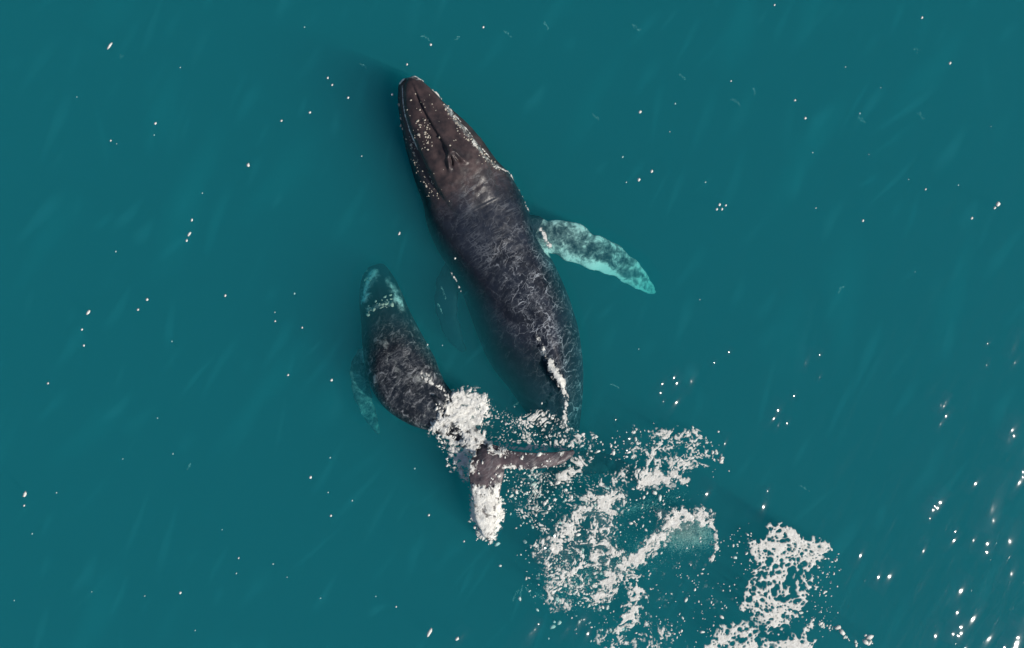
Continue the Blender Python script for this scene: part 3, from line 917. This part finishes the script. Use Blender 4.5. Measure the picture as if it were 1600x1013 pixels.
sow([(790, 740), (850, 770), (900, 780)], 170, 22, 0.030)
sow([(790, 740), (850, 770), (900, 780)], 120, 26, 0.035, (-0.5, -0.12))
sow([(770, 670), (880, 680)], 120, 16, 0.028)
sow([(930, 700), (990, 710)], 60, 14, 0.025)
sow([(840, 850), (900, 920), (960, 970)], 170, 28, 0.030)
sow([(840, 850), (900, 920), (960, 970)], 130, 34, 0.035, (-0.6, -0.15))
sow([(960, 850), (1010, 800), (1050, 760)], 130, 26, 0.028)
sow([(1110, 850), (1160, 850), (1190, 880)], 60, 16, 0.025, (-0.25, 0))
sow([(1030, 890), (1150, 930)], 90, 26, 0.022)
sow([(1000, 980), (1130, 985)], 90, 20, 0.026)
sow([(1285, 870), (1290, 930), (1270, 990)], 70, 14, 0.022, (-0.15, 0))
sow([(1180, 850), (1230, 850), (1290, 860), (1270, 960), (1180, 960)], 90, 12, 0.024)
sow([(1278, 975), (1310, 985), (1350, 1012)], 26, 2.5, 0.045)
sow([(1355, 992), (1360, 1010)], 10, 3, 0.06)
sow([(990, 670), (1118, 690), (1110, 735)], 60, 10, 0.025)
sow([(690, 625), (680, 670), (700, 725), (730, 745)], 70, 4, 0.03)
sow([(736, 760), (742, 800), (745, 838), (775, 848)], 60, 3.5, 0.03)
sow([(1127, 712), (1128, 722)], 5, 1.5, 0.05)
pts = np.array(pts); rad = np.array(rad); dep = np.array(dep)
PXw, PYw = at(pts[:, 0], pts[:, 1])
zz = wave(PXw, PYw) + 0.012 + np.minimum(dep, 0)
for i in range(len(zz)):
    b = body_top(PXw[i], PYw[i])
    if b > zz[i] - 0.02:
        zz[i] = b + 0.01
st = np.stack([RNG.uniform(1.0, 2.0, len(rad)), RNG.uniform(0, np.pi, len(rad))], -1)
lumps("foam_fleck", np.stack([PXw, PYw, zz], -1), rad, 0.4, M_DROP, st, kind="stuff", label="small foam flecks scattered through the whales' wake")

# foam specks, and white lumps standing in for sun glints, far from the whales (photo points, radius in photo px)
specks = [(1124, 320, 2.4), (1134, 321, 2.4), (1128, 327, 2), (1120, 327, 2), (1559, 319, 4.2), (1518, 341, 2.2), (1554, 325, 2), (171, 72, 2, 4), (75, 599, 2), (111, 147, 1), (128, 515, 2), (138, 488, 3, 2), (131, 540, 2), (39, 772, 3, 2), (38, 790, 2), (83, 772, 1), (41, 838, 1.5), (12, 944, 1),
          (173, 220, 2), (178, 223, 1), (243, 193, 2), (233, 207, 1.3), (175, 392, 1.5), (300, 344, 2.2, 2), (296, 366, 2.6, 2), (292, 376, 2.2), (311, 300, 1.3),
          (388, 258, 2.6), (440, 189, 2.4), (484, 176, 1.8), (230, 468, 2.2), (216, 484, 2), (261, 534, 1.5), (352, 462, 1.8), (430, 502, 1.8), (426, 488, 1.5),
          (455, 458, 1.5), (472, 512, 2), (450, 586, 2.2), (518, 594, 2), (512, 122, 2.4), (519, 133, 2), (544, 153, 2.4), (563, 242, 1.3), (673, 70, 2), (636, 101, 2.2),
          (613, 148, 2.2), (755, 43, 2.4), (471, 36, 1.5), (278, 103, 1), (624, 365, 2, 2), (711, 404, 2), (667, 539, 1.6), (485, 746, 2.2), (517, 806, 2), (548, 785, 1.6),
          (184, 720, 1.5), (263, 712, 1.2), (240, 655, 1.2), (373, 872, 2), (365, 900, 1.4), (422, 886, 1.4), (282, 926, 2), (221, 935, 1.6), (341, 832, 1), (446, 905, 1),
          (671, 988, 3, 3), (619, 948, 2), (714, 998, 3.2), (670, 805, 2.2), (497, 940, 1.5), (512, 718, 1.6), (510, 772, 1.3), (135, 930, 1), (300, 990, 1), (584, 938, 1.4),
          (646, 735, 1.6), (725, 846, 2), (690, 540, 1.3), (840, 690, 2), (1000, 175, 2.2), (1058, 158, 1.3), (1142, 127, 1.8), (1242, 157, 2), (1258, 185, 2), (1210, 8, 1.8), (1440, 28, 1.8),
          (1326, 101, 1.5), (1484, 99, 2), (1381, 134, 1.2), (1048, 204, 1.2), (1018, 268, 2.2), (998, 281, 2.6), (980, 283, 1.3), (1106, 282, 1.5), (1274, 236, 1.2), (975, 242, 1.4),
          (1278, 324, 1.6), (1348, 345, 2), (1446, 296, 1.8), (1505, 287, 1), (1424, 279, 1.2), (1349, 174, 1.5), (1096, 468, 1.3), (1437, 424, 1), (1000, 546, 1), (1555, 195, 1), (1361, 240, 1)]
sp = np.array([(s[0], s[1], s[2], s[3] if len(s) > 3 else 1.2) for s in specks])
sx, sy = at(sp[:, 0], sp[:, 1])
st = np.stack([sp[:, 3], np.radians(RNG.uniform(50, 80, len(sp)))], -1)
deep_speck = np.where(sp[:, 2] < 1.7, -RNG.uniform(0.2, 0.5, len(sp)), 0.014)
lumps("foam_glint_speck", np.stack([sx, sy, np.maximum(wave(sx, sy) + deep_speck, np.array([body_top(a, b) for a, b in zip(sx, sy)]) + 0.01)], -1), sp[:, 2] * MPP * RNG.uniform(0.7, 1.15, len(sp)), 0.45, M_DROP, st, kind="stuff",
      label="tiny white foam specks and stand-in sun glints dotted over the open water")

# sun-catching ripple crests (photo point, size in photo px)
glints = [(1050, 588, 4), (1053, 597, 5), (1076, 590, 6), (1032, 598, 3), (1028, 612, 4),
          (1034, 625, 4), (1050, 628, 5), (1135, 548, 4), (1113, 565, 3), (1278, 552, 3.5), (1256, 561, 3.5), (1279, 587, 3.5), (1238, 617, 4), (1211, 638, 5), (1205, 653, 4), (1226, 659, 5), (1214, 661, 3),
          (1541, 534, 4), (1582, 535, 4), (1539, 567, 4), (1584, 562, 4), (1467, 628, 4), (1473, 630, 4), (1476, 625, 4), (1475, 646, 5), (1468, 658, 3), (1579, 666, 5), (1574, 677, 5), (1580, 676, 5), (1598, 700, 6),
          (1594, 732, 6), (1594, 740, 6), (1590, 746, 6), (1520, 752, 4), (1463, 781, 6), (1456, 788, 6), (1453, 793, 6), (1459, 790, 5), (1450, 807, 4), (1546, 781, 8), (1547, 805, 7), (1490, 829, 4), (1486, 843, 4), (1518, 840, 4),
          (1537, 846, 6), (1536, 859, 8), (1571, 837, 8), (1576, 890, 8), (1494, 920, 7), (1440, 857, 4), (1368, 899, 6), (1382, 898, 6), (1187, 787, 7), (1340, 865, 4), (1491, 955, 4), (1512, 966, 7), (1495, 977, 8), (1496, 986, 8), (1490, 990, 7), (1484, 988, 6), (1456, 990, 6),
          (1535, 999, 6), (1580, 1000, 8), (1583, 994, 7), (1578, 1008, 8), (1598, 960, 6), (1503, 1012, 6), (1565, 1010, 6), (977, 684, 6), (975, 702, 6), (1197, 765, 4), (1098, 770, 5), (960, 655, 3), (1130, 690, 3),
          (830, 985, 7), (838, 975, 5), (820, 992, 6), (905, 968, 6), (898, 975, 5), (880, 985, 4), (912, 990, 5), (714, 998, 6), (855, 860, 6), (848, 855, 6), (862, 835, 5)]
mat_v = []; mat_f = []; off = 0
K = 17
uu, vv = np.meshgrid(np.linspace(-2.3, 2.3, K), np.linspace(-2.3, 2.3, K))
qj, qi = np.meshgrid(np.arange(K - 1), np.arange(K - 1), indexing="ij")
Q0 = (qj * K + qi).ravel(); QF = np.stack([Q0, Q0 + 1, Q0 + K + 1, Q0 + K], -1)
for gxp, gyp, gs in glints:
    x, y = (float(a) for a in at(gxp, gyp))
    view = Vector((-x, -y, CAM_H)).normalized()
    hv = (view + to_sun).normalized()
    slope = math.hypot(hv.x, hv.y) / hv.z
    sg = gs * MPP * RNG.uniform(0.65, 1.25)
    amp = sg * slope * 1.05 / 0.607
    rot = math.radians(62 + RNG.uniform(-12, 12)); c, s = math.cos(rot), math.sin(rot)
    lx = uu * sg * RNG.uniform(1.0, 2.6); ly = vv * sg
    gz = amp * (np.exp(-(uu ** 2 + vv ** 2) / 2) - math.exp(-2.3 ** 2 / 2))
    # crest line runs across the sun's direction
    mat_v.append(np.stack([x + lx * c - ly * s, y + lx * s + ly * c, wave(np.array(x), np.array(y)) + 0.02 + np.clip(gz, -0.015, 9)], -1).reshape(-1, 3))
    mat_f.append(QF + off); off += K * K
add_object("ripple_crest", mesh_from("ripple_crest", np.concatenate(mat_v), np.concatenate(mat_f)), M_RIP, sea, kind="stuff")


# swarms of fine bubbles under the surface
def swarm(px, py, sx_, sy_, rot, n, z0, z1, r, label, lid=None):
    u = RNG.normal(0, 1, (n, 2))
    c, s = math.cos(math.radians(rot)), math.sin(math.radians(rot))
    qx = px + u[:, 0] * sx_ * c - u[:, 1] * sy_ * s; qy = py + u[:, 0] * sx_ * s + u[:, 1] * sy_ * c
    if lid is not None:                          # the swarm stays on the near side of the foam arm
        lx_, ly_ = np.array(lid, float).T
        ok = qy > np.interp(qx, lx_, ly_)
        qx, qy = qx[ok], qy[ok]
    X_, Y_ = at(qx, qy)
    far = np.hypot((qx - px) / sx_, (qy - py) / sy_)
    z = -RNG.uniform(z0, z1, len(qx)) - 0.12 * far
    lumps("bubble_swarm", np.stack([X_, Y_, z], -1), RNG.uniform(0.5, 1.4, len(qx)) * r, 0.7, M_DROP, kind="stuff", label=label)


swarm(1080, 836, 24, 14, -4, 16000, 0.35, 0.80, 0.008, "turquoise swarm of fine bubbles under the bent arm of foam",
      [(1020, 862), (1040, 842), (1062, 822), (1085, 815), (1105, 818), (1118, 835), (1130, 870)])
swarm(1012, 800, 34, 6, -12, 900, 0.8, 1.3, 0.010, "faint turquoise bubble streak left of the bent foam arm")
swarm(905, 915, 26, 20, 20, 2200, 0.7, 1.2, 0.010, "greenish bubble swarm under the churned foam")
swarm(990, 880, 40, 22, -30, 1200, 0.7, 1.3, 0.009, "thin bubble swarm under the middle of the wake")

# hair-thin bubble threads hanging just under the surface
threads = [(1074, 108, 14, -35), (1160, 148, 18, -40), (1362, 176, 16, -35), (1460, 170, 14, -50), (1452, 64, 10, -35), (660, 44, 16, -25), (712, 46, 10, 30), (792, 38, 14, -40),
           (855, 25, 12, -55), (1000, 28, 16, -40), (1190, 132, 10, -70), (935, 172, 12, -40), (1270, 770, 14, -35), (280, 735, 10, 60), (1330, 450, 12, 60), (560, 90, 12, -30), (170, 75, 6, 80),
           (826, 626, 52, 20), (815, 935, 18, 75), (806, 942, 20, 60), (826, 935, 14, -50), (845, 945, 16, -35), (905, 700, 30, -20), (690, 455, 20, -70), (684, 480, 16, -65), (965, 605, 16, -25)]
tv = []; tr_ = []; ts = []
for px_, py_, ln, ang in threads:
    n = int(ln * 1.1)
    for k in range(n):
        t = (k + RNG.uniform()) / n - 0.5
        a_ = math.radians(ang)
        x_ = px_ + t * ln * math.cos(a_) + RNG.normal(0, 0.7); y_ = py_ - t * ln * math.sin(a_) + 3 * (t * t) * ln * 0.12 + RNG.normal(0, 0.7)
        X_, Y_ = at(x_, y_)
        tv.append((float(X_), float(Y_), -0.9 - 0.3 * RNG.uniform())); tr_.append(0.005 + 0.005 * RNG.uniform()); ts.append((RNG.uniform(1.5, 4), a_))
lumps("bubble_thread", np.array(tv), np.array(tr_), 0.5, M_DROP, np.array(ts), kind="stuff", label="hair-thin pale bubble threads hanging in the clear water")


# soft streaks of brighter water, added in place of ripple reflections, lens-shaped, each apart from the others
M_RIPPLE_LIGHT = volume_material("ripple_light_water", (0.036, 0.160, 0.180), (0.002, 0.002, 0.002))
lens_v = []; lens_f = []; placed = []; off = 0
RING, SEG = 6, 18
tries = 0
while len(placed) < 380 and tries < 14000:
    tries += 1
    big = len(placed) < 26
    x_ = RNG.uniform(-18, 18); y_ = RNG.uniform(-12, 12)
    a_ = math.radians(RNG.normal(62, 13))
    ln = RNG.uniform(1.6, 3.6) if big else RNG.uniform(0.35, 1.5); wd = RNG.uniform(0.35, 0.8) if big else RNG.uniform(0.06, 0.28)
    th_ = RNG.uniform(0.25, 0.5) if big else RNG.uniform(0.10, 0.28)
    z_ = -RNG.uniform(2.0, 2.6) if big else -RNG.uniform(0.6, 1.2)
    c, sn2 = math.cos(a_), math.sin(a_)
    cl = [(x_ + t * ln * c, y_ + t * ln * sn2, wd) for t in (-0.9, -0.45, 0, 0.45, 0.9)]
    if any(math.hypot(p[0] - q_[0], p[1] - q_[1]) < p[2] + q_[2] for p in cl for L_ in placed if L_[0] == big for q_ in L_[1]):
        continue
    placed.append((big, cl))
    for side in (1, -1):
        for k in range(RING):
            r = k / (RING - 1)
            for j in range(SEG):
                t = 2 * math.pi * j / SEG
                u, v = r * math.cos(t) * ln, r * math.sin(t) * wd * (1 + 0.3 * math.sin(3 * t + x_))
                lens_v.append((x_ + u * c - v * sn2, y_ + u * sn2 + v * c, z_ + side * th_ * (1 - r * r) ** 1.6))
        o_ = off + (0 if side == 1 else RING * SEG)
        for k in range(RING - 1):
            for j in range(SEG):
                p0, p1, p2, p3 = o_ + k * SEG + j, o_ + k * SEG + (j + 1) % SEG, o_ + (k + 1) * SEG + (j + 1) % SEG, o_ + (k + 1) * SEG + j
                lens_f.append((p0, p3, p2, p1) if side == 1 else (p0, p1, p2, p3))
    off += 2 * RING * SEG
me_ = bpy.data.meshes.new("ripple_light_streak")
me_.from_pydata(lens_v, [], lens_f)
import bmesh
bm_ = bmesh.new(); bm_.from_mesh(me_)
bmesh.ops.remove_doubles(bm_, verts=bm_.verts, dist=0.0008)
bmesh.ops.recalc_face_normals(bm_, faces=bm_.faces)
bm_.to_mesh(me_); bm_.free()
add_object("ripple_light_streak", me_, M_RIPPLE_LIGHT, sea, kind="stuff")
